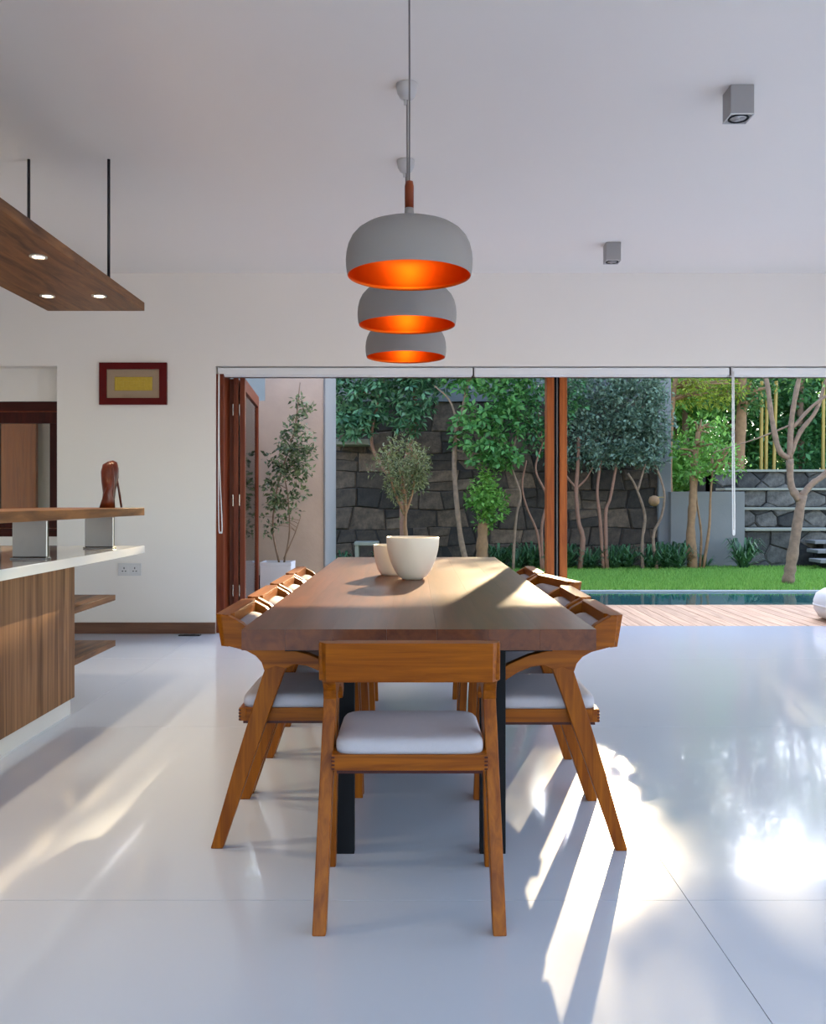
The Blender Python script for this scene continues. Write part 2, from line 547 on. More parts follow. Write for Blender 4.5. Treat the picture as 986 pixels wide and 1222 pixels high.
def door_panel(n, xa, ya, xb, yb):
    d = bpy.data.objects.new('door_1' if n == 0 else 'door_%d' % (n + 2), None)
    C.objects.link(d)
    d.location = (xa, ya, 0)
    d.rotation_euler = (0, 0, math.atan2(yb - ya, xb - xa))
    struct(d, ['folded glazed timber door nearest the garden view', 'middle leaf of the folded timber doors', 'leaf of the folded timber doors against the jamb'][n])
    Lg = math.hypot(xb - xa, yb - ya)
    t = .022
    z0, z1 = .012, 2.235
    MB().box(0, .085, -t, t, z0, z1).build('stile', M['jamb'], d, bevel=.003)
    MB().box(Lg - .085, Lg, -t, t, z0, z1).build('stile', M['jamb'], d, bevel=.003)
    MB().box(.085, Lg - .085, -t, t, z1 - .11, z1).build('top_rail', M['jambY'], d, bevel=.003)
    MB().box(.085, Lg - .085, -t, t, z0, z0 + .13).build('bottom_rail', M['jambY'], d, bevel=.003)
    MB().box(.08, Lg - .08, -.004, .004, z0 + .125, z1 - .105).build('pane', M['glass_green'], d)
    if n < 2:
        for zz in (.35, 1.15, 1.95):
            MB().tube([(-.002, t + .004, zz - .05), (-.002, t + .004, zz + .05)], .007, 8).build('hinge', M['steel'], d)
door_panel(0, -1.528, 7.80, -1.66, 9.25)
door_panel(1, -1.585, 7.80, -1.735, 9.25)
door_panel(2, -1.640, 7.86, -1.81, 9.25)

# ------------------------------------------------------------------ outside: ground, deck, pool, lawn
struct(MB().box(-30, 30, 15.4, 60, -.4, -.02).build('ground', M['soil']), 'soil behind the garden wall')
struct(MB().box(-30, 30, -40, YB, -.4, -.03).build('paving', M['paving']), 'pale paving behind the house')
struct(MB().box(XR + .2, 40, YB, 11.3, -.4, -.03).build('side_paving', M['paving']), 'pale paving beside the house')
struct(MB().box(-30, XL - .2, YB, 15.4, -.4, -.03).build('side_yard', M['paving']), 'paving at the far left of the house')

DX0, DX1, DY0, DY1 = -2.14, XR + .2, YO, 9.70
dk = struct(MB().box(DX0, DX1, DY0, DY1, -.25, -.03).build('deck', M['gap']), 'timber deck between the room and the pool')
pw = .128
me_pl = MB().box(0, pw - .007, 0, DY1 - DY0 - .006, 0, .026).mesh('deck_plank', M['deck'])
for i in range(int((DX1 - DX0) / pw)):
    o = link('deck_plank', me_pl, dk)
    o.location = (DX0 + i * pw, DY0 + .003, -.028 + random.uniform(-.0012, .0012))

PY1 = 11.16
struct(MB().box(DX0, XR + .2, DY1, PY1, -1.3, -1.2).add([], []).build('pool_floor', M['concrete']), 'pool floor')
wt = struct(MB().box(DX0, XR + .2, DY1 + .001, PY1 + .06, -.9, -.022).build('pool_water', M['water']), 'dark teal pool water')
struct(MB().box(DX0, XR + .2, PY1 + .06, PY1 + .13, -.6, .0).build('pool_coping', M['coping'], bevel=.008), 'pale stone edge between pool and lawn')
lw = struct(MB().box(-6, 12, PY1 + .13, 15.4, -.4, -.012).build('lawn', M['lawn']), 'green lawn behind the pool')

def blades(name, x0, x1, y0, y1, n, h, mat, parent=None):
    px = RNG.uniform(x0, x1, n); py = RNG.uniform(y0, y1, n)
    an = RNG.uniform(0, 2 * np.pi, n); hh = h * RNG.uniform(.5, 1.2, n); lean = RNG.uniform(-.6, .6, (n, 2)) * hh[:, None]
    w = .007
    V = np.zeros((n, 3, 3))
    V[:, 0] = np.stack([px - w * np.cos(an), py - w * np.sin(an), np.full(n, -.014)], 1)
    V[:, 1] = np.stack([px + w * np.cos(an), py + w * np.sin(an), np.full(n, -.014)], 1)
    V[:, 2] = np.stack([px + lean[:, 0], py + lean[:, 1], hh], 1)
    me = bpy.data.meshes.new(name)
    me.vertices.add(n * 3); me.vertices.foreach_set('co', V.reshape(-1))
    me.loops.add(n * 3); me.loops.foreach_set('vertex_index', np.arange(n * 3))
    me.polygons.add(n); me.polygons.foreach_set('loop_start', np.arange(n) * 3)
    at = me.attributes.new('rnd', 'FLOAT', 'FACE'); at.data.foreach_set('value', RNG.uniform(0, 1, n))
    me.update(calc_edges=True)
    me.materials.append(mat)
    return link(name, me, parent)
M['grass'] = leafmat('grass_blades', (0.12, 0.29, 0.035), (0.30, 0.50, 0.10), 0.3, 0.7)
gr = blades('grass', -2.5, 9.0, PY1 + .14, 15.2, 90000, .045, M['grass'])
gr['kind'] = 'stuff'; gr['label'] = 'short green grass of the garden lawn'; gr['category'] = 'grass'

# plaster side wall at the left
pl = MB()
pl.box(-1.70, -1.02, 10.0, 11.30, -.02, 3.9)
pl.box(-6.0, -1.70, 10.0, 11.30, -.02, 2.28)
struct(pl.build('wall_plaster', M['plaster']), 'tan plaster garden wall beside the pool')
struct(MB().box(-1.035, -1.012, 9.985, 11.31, -.02, 3.9).build('trim_4', M['plaster_end'], bevel=.006), 'pale grey end face of the plaster wall')

# ---- stone walls from single stones
def cells(x0, x1, z0, z1, nx, nz, jit):
    sites = {}
    dx, dz = (x1 - x0) / nx, (z1 - z0) / nz
    for i in range(-1, nx + 1):
        for j in range(-1, nz + 1):
            off = .5 * dx if j % 2 else 0
            sites[i, j] = (x0 + (i + .25) * dx + off * .9 + random.uniform(-jit, jit) * dx + .05 * dx, z0 + (j + .5) * dz + random.uniform(-jit, jit) * dz)
    out = []
    for i in range(-1, nx + 1):
        for j in range(-1, nz + 1):
            s = sites[i, j]
            poly = [(x0, z0), (x1, z0), (x1, z1), (x0, z1)]
            for a in range(i - 2, i + 3):
                for b_ in range(j - 2, j + 3):
                    if (a, b_) == (i, j) or (a, b_) not in sites:
                        continue
                    q = sites[a, b_]
                    mx, mz = (s[0] + q[0]) / 2, (s[1] + q[1]) / 2
                    nxn, nzn = q[0] - s[0], q[1] - s[1]
                    new = []
                    for k in range(len(poly)):
                        p, r = poly[k], poly[(k + 1) % len(poly)]
                        dp = (p[0] - mx) * nxn + (p[1] - mz) * nzn
                        dr = (r[0] - mx) * nxn + (r[1] - mz) * nzn
                        if dp <= 0:
                            new.append(p)
                        if (dp < 0 < dr) or (dr < 0 < dp):
                            t = dp / (dp - dr)
                            new.append((p[0] + (r[0] - p[0]) * t, p[1] + (r[1] - p[1]) * t))
                    poly = new
                    if len(poly) < 3:
                        break
                if len(poly) < 3:
                    break
            if len(poly) >= 3:
                ar = 0.5 * abs(sum(poly[k][0] * poly[(k + 1) % len(poly)][1] - poly[(k + 1) % len(poly)][0] * poly[k][1] for k in range(len(poly))))
                if ar > .004:
                    out.append(poly)
    return out

def stones(parent, polys, yface, mat, gap=.012, dmin=.015, dmax=.06):
    for poly in polys:
        cx = sum(p[0] for p in poly) / len(poly); cz = sum(p[1] for p in poly) / len(poly)
        def inset(d):
            o = []
            for p in poly:
                vx, vz = p[0] - cx, p[1] - cz
                l = math.hypot(vx, vz) or 1e-6
                k = max(.2, 1 - d / l)
                o.append((vx * k, vz * k))
            return o
        dep = random.uniform(dmin, dmax)
        n = len(poly)
        r0, r1, r2 = inset(gap), inset(gap), inset(gap + .03)
        tilt = random.uniform(-.08, .08), random.uniform(-.08, .08)
        vs = [(x, .02, z) for x, z in r0] + [(x, -dep + .018, z) for x, z in r1] + [(x, -dep + x * tilt[0] + z * tilt[1], z) for x, z in r2]
        fs = [tuple(range(2 * n, 3 * n))]
        for k in range(n):
            l = (k + 1) % n
            fs += [(k, l, n + l, n + k), (n + k, n + l, 2 * n + l, 2 * n + k)]
        o = MB().add(vs, fs).build('stone', mat, parent)
        o.location = (cx, yface, cz)

def courses(x0, x1, z0, z1, hmin, hmax, wmin, wmax, skew=.05):
    """irregular coursed blocks that fill a rectangle"""
    lv = [z0]
    while lv[-1] < z1 - hmin:
        lv.append(min(z1, lv[-1] + random.uniform(hmin, hmax)))
    lv[-1] = z1
    ph = [random.uniform(0, 6) for _ in lv]
    def zz(k, x):
        return lv[k] if k in (0, len(lv) - 1) else lv[k] + .028 * math.sin(x * 2.3 + ph[k]) + .012 * math.sin(x * 6 + ph[k] * 2)
    out = []
    for k in range(len(lv) - 1):
        x, sk = x0, 0.0
        while x < x1 - .02:
            w = random.uniform(wmin, wmax)
            xn, skn = (x1, 0.0) if x + w > x1 - wmin * .6 else (x + w, random.uniform(-skew, skew))
            a, b_ = (x - sk, x + sk), (xn - skn, xn + skn)
            if random.random() < .22 and lv[k + 1] - lv[k] > hmin * 1.1 and xn - x > wmin * .9:
                m0, m1 = (zz(k, a[0]) + zz(k + 1, a[1])) / 2 + random.uniform(-.04, .04), (zz(k, b_[0]) + zz(k + 1, b_[1])) / 2 + random.uniform(-.04, .04)
                out.append([(a[0], zz(k, a[0])), (b_[0], zz(k, b_[0])), (xn, m1), (x, m0)])
                out.append([(x, m0), (xn, m1), (b_[1], zz(k + 1, b_[1])), (a[1], zz(k + 1, a[1]))])
            else:
                out.append([(a[0], zz(k, a[0])), (b_[0], zz(k, b_[0])), (b_[1], zz(k + 1, b_[1])), (a[1], zz(k + 1, a[1]))])
            x, sk = xn, skn
    return out

ws = struct(MB().box(-6, 4.50, 15.62, 15.95, -.02, 3.75).build('wall_stone', M['mortar']), 'dark stone wall behind the garden trees')
stones(ws, courses(-1.9, 4.50, -.02, 2.9, .24, .40, .26, .62), 15.62, M['basalt'], .007, .012, .045)
MB().box(-6, 4.50, 15.57, 15.97, 2.9, 3.75).build('plaster_band', M['plaster_end'], ws)
MB().box(4.30, 4.52, 15.50, 15.98, 0, 3.76).build('pier', M['plaster_end'], ws, bevel=.01)
tag(MB().box(-1.38, -.78, 15.05, 15.62, 2.10, 2.20).build('water_spout', M['ledge'], bevel=.012), 'pale stone spout ledge sticking out of the dark wall', 'spout')

struct(MB().box(4.47, 5.76, 15.35, 15.62, -.02, 1.30).build('wall_concrete', M['concrete'], bevel=.008), 'low grey concrete wall beside the stone terraces')

ter = struct(MB().box(5.77, 11.5, 17.0, 18.2, -.02, 1.72).build('terrace', M['mortar']), 'stepped stone terrace wall at the right of the garden')
tz = [0, .66, 1.02, 1.38, 1.74]
for k in range(4):
    yf = 15.45 + .5 * k
    MB().box(5.77, 11.5, yf, yf + .5, -.02, tz[k + 1] - .05).build('tier', M['mortar'], ter)
    stones(ter, cells(5.78, 9.6, tz[k], tz[k + 1] - .04, 8 if k else 9, 2 if k == 0 else 1, .26), yf, M['lava'], .008)
    MB().box(5.77, 11.5, yf - .09, yf + .42, tz[k + 1] - .045, tz[k + 1]).build('ledge', M['ledge'], ter, bevel=.006)
for k in range(3):
    st = tag(MB().box(6.62 + k * .12, 8.6, 14.35 + k * .36, 14.78 + k * .36, .12 + k * .14, .18 + k * .14).build('garden_step', M['concrete'], bevel=.01), ['lowest', 'middle', 'topmost'][k] + ' grey slab step beside the stone terrace at right', 'step', 'slab steps at the terrace')
    MB().box(6.80 + k * .12, 8.5, 14.42 + k * .36, 14.70 + k * .36, -.02, .12 + k * .14).build('riser', M['mortar'], st)

# ------------------------------------------------------------------ plants
def leafmesh(name, P, D, Lh, Wd, mat, parent, droop=.25):
    """P positions, D directions (unit), leaf lengths and widths -> one foliage mesh of folded leaf quads"""
    n = len(P)
    ref = RNG.normal(size=(n, 3))
    ref[:, 2] = np.abs(ref[:, 2]) + .6
    side = np.cross(D, ref); side /= np.linalg.norm(side, axis=1, keepdims=True) + 1e-9
    nor = np.cross(side, D)
    V = np.zeros((n, 4, 3))
    V[:, 0] = P
    V[:, 1] = P + D * (Lh * .5)[:, None] + side * (Wd * .5)[:, None]
    V[:, 2] = P + D * Lh[:, None] - nor * (Lh * droop)[:, None]
    V[:, 3] = P + D * (Lh * .5)[:, None] - side * (Wd * .5)[:, None]
    me = bpy.data.meshes.new(name)
    me.vertices.add(n * 4); me.vertices.foreach_set('co', V.reshape(-1))
    me.loops.add(n * 4); me.loops.foreach_set('vertex_index', np.arange(n * 4))
    me.polygons.add(n); me.polygons.foreach_set('loop_start', np.arange(n) * 4)
    at = me.attributes.new('rnd', 'FLOAT', 'FACE'); at.data.foreach_set('value', RNG.uniform(0, 1, n))
    me.update(calc_edges=True)
    me.materials.append(mat)
    o = link(name, me, parent)
    o['kind'] = 'stuff'
    return o

def cloud(clusters, dens, shell=.45):
    """random points in ellipsoids [(c, r)] with dens leaves per cubic metre"""
    Ps, Ds = [], []
    for c, r in clusters:
        c = np.array(c, float); r = np.array(r if hasattr(r, '__len__') else (r, r, r), float)
        n = max(12, int(dens * 4.19 * r[0] * r[1] * r[2]))
        u = RNG.normal(size=(n, 3)); u /= np.linalg.norm(u, axis=1, keepdims=True)
        rad = RNG.uniform(shell ** 3, 1, n) ** (1 / 3)
        rad *= 1 + .12 * np.sin(u[:, 0] * 9 + c[0] * 7) * np.cos(u[:, 2] * 8 + c[2] * 5)
        Ps.append(c + u * rad[:, None] * r)
        d = u * .6 + RNG.normal(size=(n, 3)) * .6 + np.array([0, 0, .15])
        Ds.append(d / np.linalg.norm(d, axis=1, keepdims=True))
    return np.concatenate(Ps), np.concatenate(Ds)

def rosette(P, D, k, L):
    """k leaflets around each point"""
    n = len(P)
    up = D * .7 + np.array([0, -.2, .5]); up /= np.linalg.norm(up, axis=1, keepdims=True)
    a = np.cross(up, RNG.normal(size=(n, 3))); a /= np.linalg.norm(a, axis=1, keepdims=True)
    b_ = np.cross(up, a)
    PP, DD = [], []
    for i in range(k):
        t = 2 * np.pi * i / k
        d = a * math.cos(t) + b_ * math.sin(t) + up * .15
        d /= np.linalg.norm(d, axis=1, keepdims=True)
        PP.append(P + d * L * .1); DD.append(d)
    return np.concatenate(PP), np.concatenate(DD)

def subclusters(c, r, k, rs):
    """k small leaf clumps inside a crown ellipsoid"""
    out = []
    for i in range(k):
        while True:
            u = np.array([random.uniform(-1, 1) for _ in range(3)])
            if .15 < np.dot(u, u) < 1:
                break
        s = rs * random.uniform(.7, 1.3)
        out.append((np.array(c) + u * np.array(r), (s, s, s * .75)))
    return out

def tree(name, label, cat, base, trunks, crowns, bark, leaf, dens, L, Wd, ros=0, group=None, branch=True, shell=.3, droop=.25):
    """trunks: list of (points relative to base, r0, r1); crowns: clusters relative to base"""
    t = thing(name, label, cat, base, 0, group)
    tops = []
    for pts, r0, r1 in trunks:
        sp = spline(pts, 5)
        rad = [(r0 + (r1 - r0) * i / (len(sp) - 1)) * random.uniform(.86, 1.12) for i in range(len(sp))]
        MB().tube(sp, rad, 8).build('trunk', bark, t, smooth=True)
        tops += sp[int(len(sp) * .55):]
    if branch and crowns:
        for c, r in crowns[::2]:
            cv = Vector(c)
            p = min(tops, key=lambda q: (q - cv).length + max(0, q.z - cv.z) * 2)
            if (p - cv).length < .06:
                continue
            mid = (p + cv) / 2 + Vector((random.uniform(-.06, .06), random.uniform(-.06, .06), random.uniform(-.02, .08)))
            MB().tube(spline([p, mid, cv], 4), [trunks[0][2] * .7 * (1 - .08 * i) for i in range(9)], 5).build('branch', bark, t, smooth=True)
    if crowns:
        P, D = cloud(crowns, dens, shell)
        if ros:
            P, D = rosette(P, D, ros, L)
        n = len(P)
        leafmesh('foliage', P, D, L * RNG.uniform(.7, 1.2, n), Wd * RNG.uniform(.8, 1.2, n), leaf, t, droop)
    return t

LF = {
 'blue': leafmat('grey_green_leaves', (0.055, 0.100, 0.060), (0.25, 0.34, 0.23)),
 'deep': leafmat('deep_green_leaves', (0.02, 0.085, 0.025), (0.12, 0.30, 0.09), .3, .35),
 'teal': leafmat('glossy_dark_leaves', (0.018, 0.075, 0.028), (0.19, 0.36, 0.17), .25, .3),
 'mid': leafmat('mid_green_leaves', (0.03, 0.13, 0.025), (0.19, 0.42, 0.11), .4),
 'lime': leafmat('yellow_green_leaves', (0.169, 0.247, 0.019), (0.468, 0.520, 0.065), .45),
 'fresh': leafmat('fresh_green_leaves', (0.078, 0.221, 0.026), (0.312, 0.572, 0.117), .45),
 'olive': leafmat('olive_leaves', (0.091, 0.111, 0.033), (0.312, 0.325, 0.143), .35),
 'vine': leafmat('wall_shrub_leaves', (0.046, 0.065, 0.026), (0.221, 0.286, 0.130), .35),
 'strap': leafmat('strap_leaves', (0.02, 0.065, 0.025), (0.12, 0.25, 0.10), .2, .35),
 'far': leafmat('far_leaves', (0.039, 0.117, 0.026), (0.182, 0.325, 0.078), .4),
}

# small olive-like tree on the lawn edge behind the bowls
tree('small_tree', 'small olive-leaved tree rising behind the big cream bowl', 'tree', (-.10, 11.75, 0),
     [([(0.02, 0, 0), (.01, 0, .45), (-.03, 0, .8), (-.02, 0, 1.1), (-.08, 0, 1.5)], .04, .016),
      ([(-.03, 0, .95), (.08, 0, 1.3), (.10, 0, 1.7)], .02, .008),
      ([(-.03, 0, .95), (-.2, 0, 1.35), (-.28, 0, 1.75)], .02, .008)],
     subclusters((-.08, 0, 1.55), (.29, .26, .40), 44, .14) + [((-.06, 0, 1.1), (.10, .10, .16)), ((-.46, 0, 1.55), .08)],
     M['bark_tan'], LF['olive'], 5200, .065, .020, shell=.1)

# two big-leaved trees, left half of the garden view
tree('broadleaf_tree', 'dark big-leaved tree at far left of the stone wall above the spout', 'tree', (-.60, 14.6, 0),
     [([(.42, .3, 1.25), (.10, .2, 1.65), (-.12, .1, 2.1), (-.05, 0, 2.6), (.1, 0, 3.2)], .04, .02), ([(.45, .3, 0), (.4, .3, 1.0), (.5, .2, 2.0), (.62, .1, 2.5), (.55, 0, 3.3)], .075, .035)],
     [((-.50, 0, 2.35), (.42, .35, .28)), ((-.15, 0, 2.55), (.40, .35, .25)), ((-.55, 0, 2.95), (.42, .35, .32)), ((.05, 0, 3.1), (.45, .35, .4)),
      ((.50, -.1, 2.45), (.30, .3, .22)), ((.62, -.1, 2.85), (.40, .3, .32)), ((.85, -.1, 3.25), (.5, .35, .35)), ((.3, 0, 3.5), (.5, .4, .3)), ((-.6, 0, 3.5), (.5, .4, .3))],
     M['bark_red'], LF['teal'], 330, .145, .055, ros=7, shell=.1)
tree('broadleaf_tree', 'bright green tree with a pale slanting trunk right of the bowls', 'tree', (.92, 14.2, 0),
     [([(-.02, 0, 0), (-.14, 0, .35), (-.22, 0, .9), (-.28, 0, 1.7), (-.24, 0, 2.3), (-.10, 0, 2.8), (-.05, 0, 3.4)], .048, .028),
      ([(-.22, 0, 2.35), (-.35, 0, 2.75), (-.6, 0, 3.0)], .02, .01)],
     [((-.20, -.15, 2.10), (.22, .2, .20)), ((.05, -.1, 2.45), (.35, .3, .25)), ((.45, 0, 2.35), (.40, .3, .30)), ((.25, -.1, 1.95), (.42, .3, .25)),
      ((.0, 0, 3.05), (.45, .3, .25)), ((.55, 0, 2.75), (.35, .3, .25)), ((.55, 0, 1.85), (.35, .3, .22)), ((-.1, 0, 3.5), (.5, .4, .3)), ((.7, 0, 3.2), (.4, .3, .3))],
     M['bark_pale'], LF['mid'], 340, .125, .065, ros=6, shell=.1)
tree('bushy_tree', 'columnar bushy green tree with thick short trunk beside the pale slanting trunk', 'tree', (1.10, 14.35, 0),
     [([(0, 0, 0), (0, 0, .4), (.02, 0, .8)], .10, .085)],
     subclusters((.10, 0, 1.15), (.22, .22, .52), 34, .17), M['bark_tan'], LF['fresh'], 2300, .085, .05, shell=.1, branch=False)
tree('slender_tree', 'slender tree with a wavy bare stem between bushy tree and timber post', 'tree', (1.60, 14.3, 0),
     [([(0, 0, 0), (.02, 0, .5), (.06, 0, .95), (.12, 0, 1.25), (-.03, 0, 1.75), (.05, 0, 2.2), (.1, 0, 2.7)], .026, .014)],
     [((.0, 0, 2.75), (.4, .3, .35)), ((.3, 0, 2.3), (.3, .3, .25)), ((.25, 0, 3.2), (.45, .3, .35))], M['bark_pale'], LF['deep'], 1100, .10, .05)
tree('slender_tree', 'forked slender tree with dark leaves just left of the timber post', 'tree', (2.08, 14.4, 0),
     [([(0, 0, 0), (-.07, 0, .6), (-.25, 0, 1.05), (-.32, 0, 1.4), (-.25, 0, 1.8)], .022, .012), ([(.02, 0, 0), (0, 0, .7), (.08, 0, 1.2), (-.10, 0, 1.65), (.02, 0, 2.1)], .026, .014)],
     [((-.05, 0, 2.15), (.35, .3, .3)), ((.15, 0, 2.6), (.45, .3, .35)), ((-.1, 0, 3.1), (.5, .3, .4)), ((.4, 0, 3.0), (.4, .3, .5)), ((-.35, 0, 2.6), (.3, .3, .35))], M['bark_red'], LF['deep'], 1200, .10, .05)

# row of grey-green trees right of the post
hedge = [
 (2.74, [([(0, 0, 0), (.05, 0, .5), (-.02, 0, .8), (-.06, 0, 1.3), (-.03, 0, 1.75), (-.02, 0, 2.2)], .045, .028), ([(-.06, 0, 1.35), (-.25, 0, 1.6), (-.33, 0, 1.9)], .02, .012), ([(-.05, 0, 1.35), (.1, 0, 1.5), (.22, 0, 1.7)], .018, .01)], 'reddish forked stem nearest the timber post'),
 (3.13, [([(0, 0, 0), (-.05, 0, .8), (-.10, 0, 1.3), (-.04, 0, 1.8)], .030, .020), ([(.06, 0, 0), (.04, 0, .9), (.12, 0, 1.2), (.22, 0, 1.75)], .034, .020)], 'pair of close straight reddish stems'),
 (3.78, [([(0, 0, 0), (.0, 0, .5), (.04, 0, .9), (-.10, 0, 1.35), (-.24, 0, 1.6)], .030, .018), ([(-.08, 0, 1.3), (.05, 0, 1.75)], .02, .014)], 'pale stem forking into a wide Y'),
 (4.02, [([(0, 0, 0), (-.06, 0, .55), (.08, 0, .9), (.12, 0, 1.3), (-.05, 0, 1.8)], .028, .016)], 'zigzag pale stem'),
]
for i, (x, tr, desc) in enumerate(hedge):
    cr = []
    for zc in (1.98, 2.45, 2.95, 3.45):
        cr += subclusters(((0, .12, 0, -.15)[i] - .05, .1, zc), (.50, .35, .26), 22 if zc < 3.2 else 12, .19)
    tree('hedge_tree', 'grey-green garden tree with ' + desc, 'tree', (x, 14.6, 0), tr, cr, M['bark_red'] if i < 2 else M['bark_pale'], LF['blue'], 1500, .085, .042, group='grey-green trees right of the timber post', shell=.1, branch=False)

# tree by the concrete wall
tree('garden_tree', 'fresh green tree with mottled trunk in front of the concrete wall', 'tree', (4.66, 14.75, 0),
     [([(0, 0, 0), (-.03, 0, .6), (.0, 0, 1.1), (.02, 0, 1.7), (.1, 0, 2.3)], .085, .045),
      ([(.14, .05, 0), (.16, .05, .6), (.08, .05, 1.2), (.1, .05, 1.6)], .022, .012), ([(.18, 0, 0), (.28, 0, .7), (.30, 0, 1.2), (.34, 0, 1.7)], .026, .014)],
     subclusters((.25, 0, 1.85), (.55, .4, .45), 46, .16) + subclusters((.25, 0, 2.4), (.35, .3, .2), 12, .15), M['bark_tan'], LF['fresh'], 1300, .085, .045, shell=.1)
tree('garden_tree', 'yellow-green feathery tree above the concrete wall', 'tree', (4.9, 16.6, 0),
     [([(0, 0, 0), (-.1, 0, 1.5), (-.05, 0, 2.8), (.1, 0, 4.0)], .07, .04)],
     subclusters((.55, 0, 3.25), (.75, .5, .38), 34, .22) + subclusters((.4, 0, 4.6), (1.0, .7, .5), 14, .25), M['bark_tan'], LF['lime'], 1000, .10, .030, shell=.1)
tree('garden_tree', 'tall tree with thick tan trunk behind the concrete wall', 'tree', (6.30, 17.2, 0),
     [([(-.05, 0, 0), (0, 0, 1.5), (.08, 0, 2.6), (.12, 0, 4.2)], .13, .085)],
     subclusters((.3, 0, 3.35), (.9, .6, .35), 24, .24) + subclusters((.8, .4, 4.8), (1.5, 1, .8), 20, .3), M['bark_tan'], LF['far'], 700, .11, .05, shell=.1)
# pale branching tree on the lawn
tree('garden_tree', 'bare pale-barked branching tree standing on the lawn at right', 'tree', (5.13, 12.1, 0),
     [([(0, 0, 0), (.06, 0, .35), (.13, 0, .8), (.20, 0, 1.22)], .085, .062),
      ([(.19, 0, 1.2), (.34, 0, 1.38), (.52, 0, 1.52), (.8, 0, 1.9)], .05, .03),
      ([(.17, 0, 1.15), (.07, .05, 1.35), (.05, .05, 1.72)], .055, .05),
      ([(.05, .05, 1.72), (-.10, .05, 1.85), (-.20, .05, 2.3), (-.26, .05, 2.75), (-.36, .05, 3.1)], .042, .028),
      ([(.05, .05, 1.72), (.07, .05, 2.2), (.11, .0, 2.6), (.22, 0, 3.1)], .042, .03),
      ([(.06, .05, 1.78), (.20, .05, 2.1), (.40, 0, 2.4), (.55, 0, 2.9)], .036, .024),
      ([(.09, .05, 2.15), (.35, 0, 2.45), (.6, -.1, 2.65)], .028, .016),
      ([(.09, .05, 2.2), (-.4, .1, 2.0), (-.95, .2, 1.82)], .014, .006)],
     subclusters((.45, 0, 2.9), (.35, .3, .3), 8, .12), M['bark_pale'], LF['fresh'], 1100, .08, .035, shell=.1, branch=False)

# background greenery behind the terrace
bgs = [(5.9, 19.2, 'fresh', 'bright leafy background tree behind the yellow-green tree'), (7.3, 20.2, 'mid', 'background tree behind the thick tan trunk'),
       (8.5, 19.4, 'deep', 'dark background tree behind the pale branching tree'), (9.9, 20.4, 'mid', 'background tree at the right edge of the garden'), (11.8, 19.5, 'far', 'background tree beyond the right edge of the terrace'),
       (5.6, 21.8, 'mid', 'deep background tree behind the fresh green tree'), (6.9, 22.6, 'far', 'deep background tree left of the bamboo'), (9.0, 22.8, 'mid', 'deep background tree between the bamboo clumps'), (11.0, 22.8, 'far', 'deep background tree right of the bamboo')]
for x, y, l, lab in bgs:
    cr = []
    for zc, n in ((1.5, 9), (2.2, 10), (3.0, 11), (3.9, 10)):
        cr += subclusters((0, 0, zc), (1.05, .7, .5), n, .42)
    tree('background_tree', lab, 'tree', (x, y, 0), [([(0, 0, 0), (.05, 0, 1.6), (0, 0, 3.2), (.1, 0, 4.2)], .10, .05)], cr, M['bark'], LF[l], 420, .18, .08, shell=.1, branch=False)
# tall trees added behind the stone wall to block sun beside a gap
sun_blockers = [(-5.2, 19.5, 1.9, 50, 'above the left plaster wall'), (-1.6, 19.5, 2.0, 72, 'left of the sunlit gap'), (1.22, 20.5, 1.30, 90, 'just left of the sunlit gap'),
         (1.95, 18.6, .50, 26, 'slim crown at the left of the sunlit gap'), (5.90, 20.5, 1.50, 78, 'just right of the sunlit gap'), (8.2, 22.8, 1.7, 56, 'behind the thick tan trunk'), (11.8, 23.0, 1.9, 44, 'beyond the right edge of the terrace')]
for i, (x, y, r, n, lab) in enumerate(sun_blockers):
    cr = []
    for k in range(n):
        cr.append(((random.uniform(-r, r), random.uniform(-.9, .9), random.uniform(3.3, 8.2)), (.55 if r > 1 else .4, .5, .42)))
    tree('sun_blocking_tree', 'tall tree added beyond the dark stone wall to block sun, ' + lab, 'tree', (x, y, 0), [([(0, 0, 0), (.1, 0, 2.5), (0, 0, 5), (.1, 0, 7.6)], .16, .05)], cr, M['bark'], LF['deep' if i % 2 else 'far'], 190, .2, .10, shell=.05, branch=False)
# bamboo clump
for i, (x, y, lab) in enumerate([(7.25, 18.1, 'left yellow bamboo clump above the terrace'), (8.55, 18.2, 'right yellow bamboo clump above the terrace')]):
    b = thing('bamboo_clump', lab, 'bamboo', (x, y, 0), 0, 'bamboo above the terrace')
    for k in range(3):
        px = (k - 1) * .11 + random.uniform(-.02, .02)
        MB().tube(spline([(px, random.uniform(-.05, .05), 0), (px * 1.1, 0, 1.6), (px * 1.3 + .03, 0, 3.6)], 6), .035, 7).build('cane', M['bamboo'], b, smooth=True)

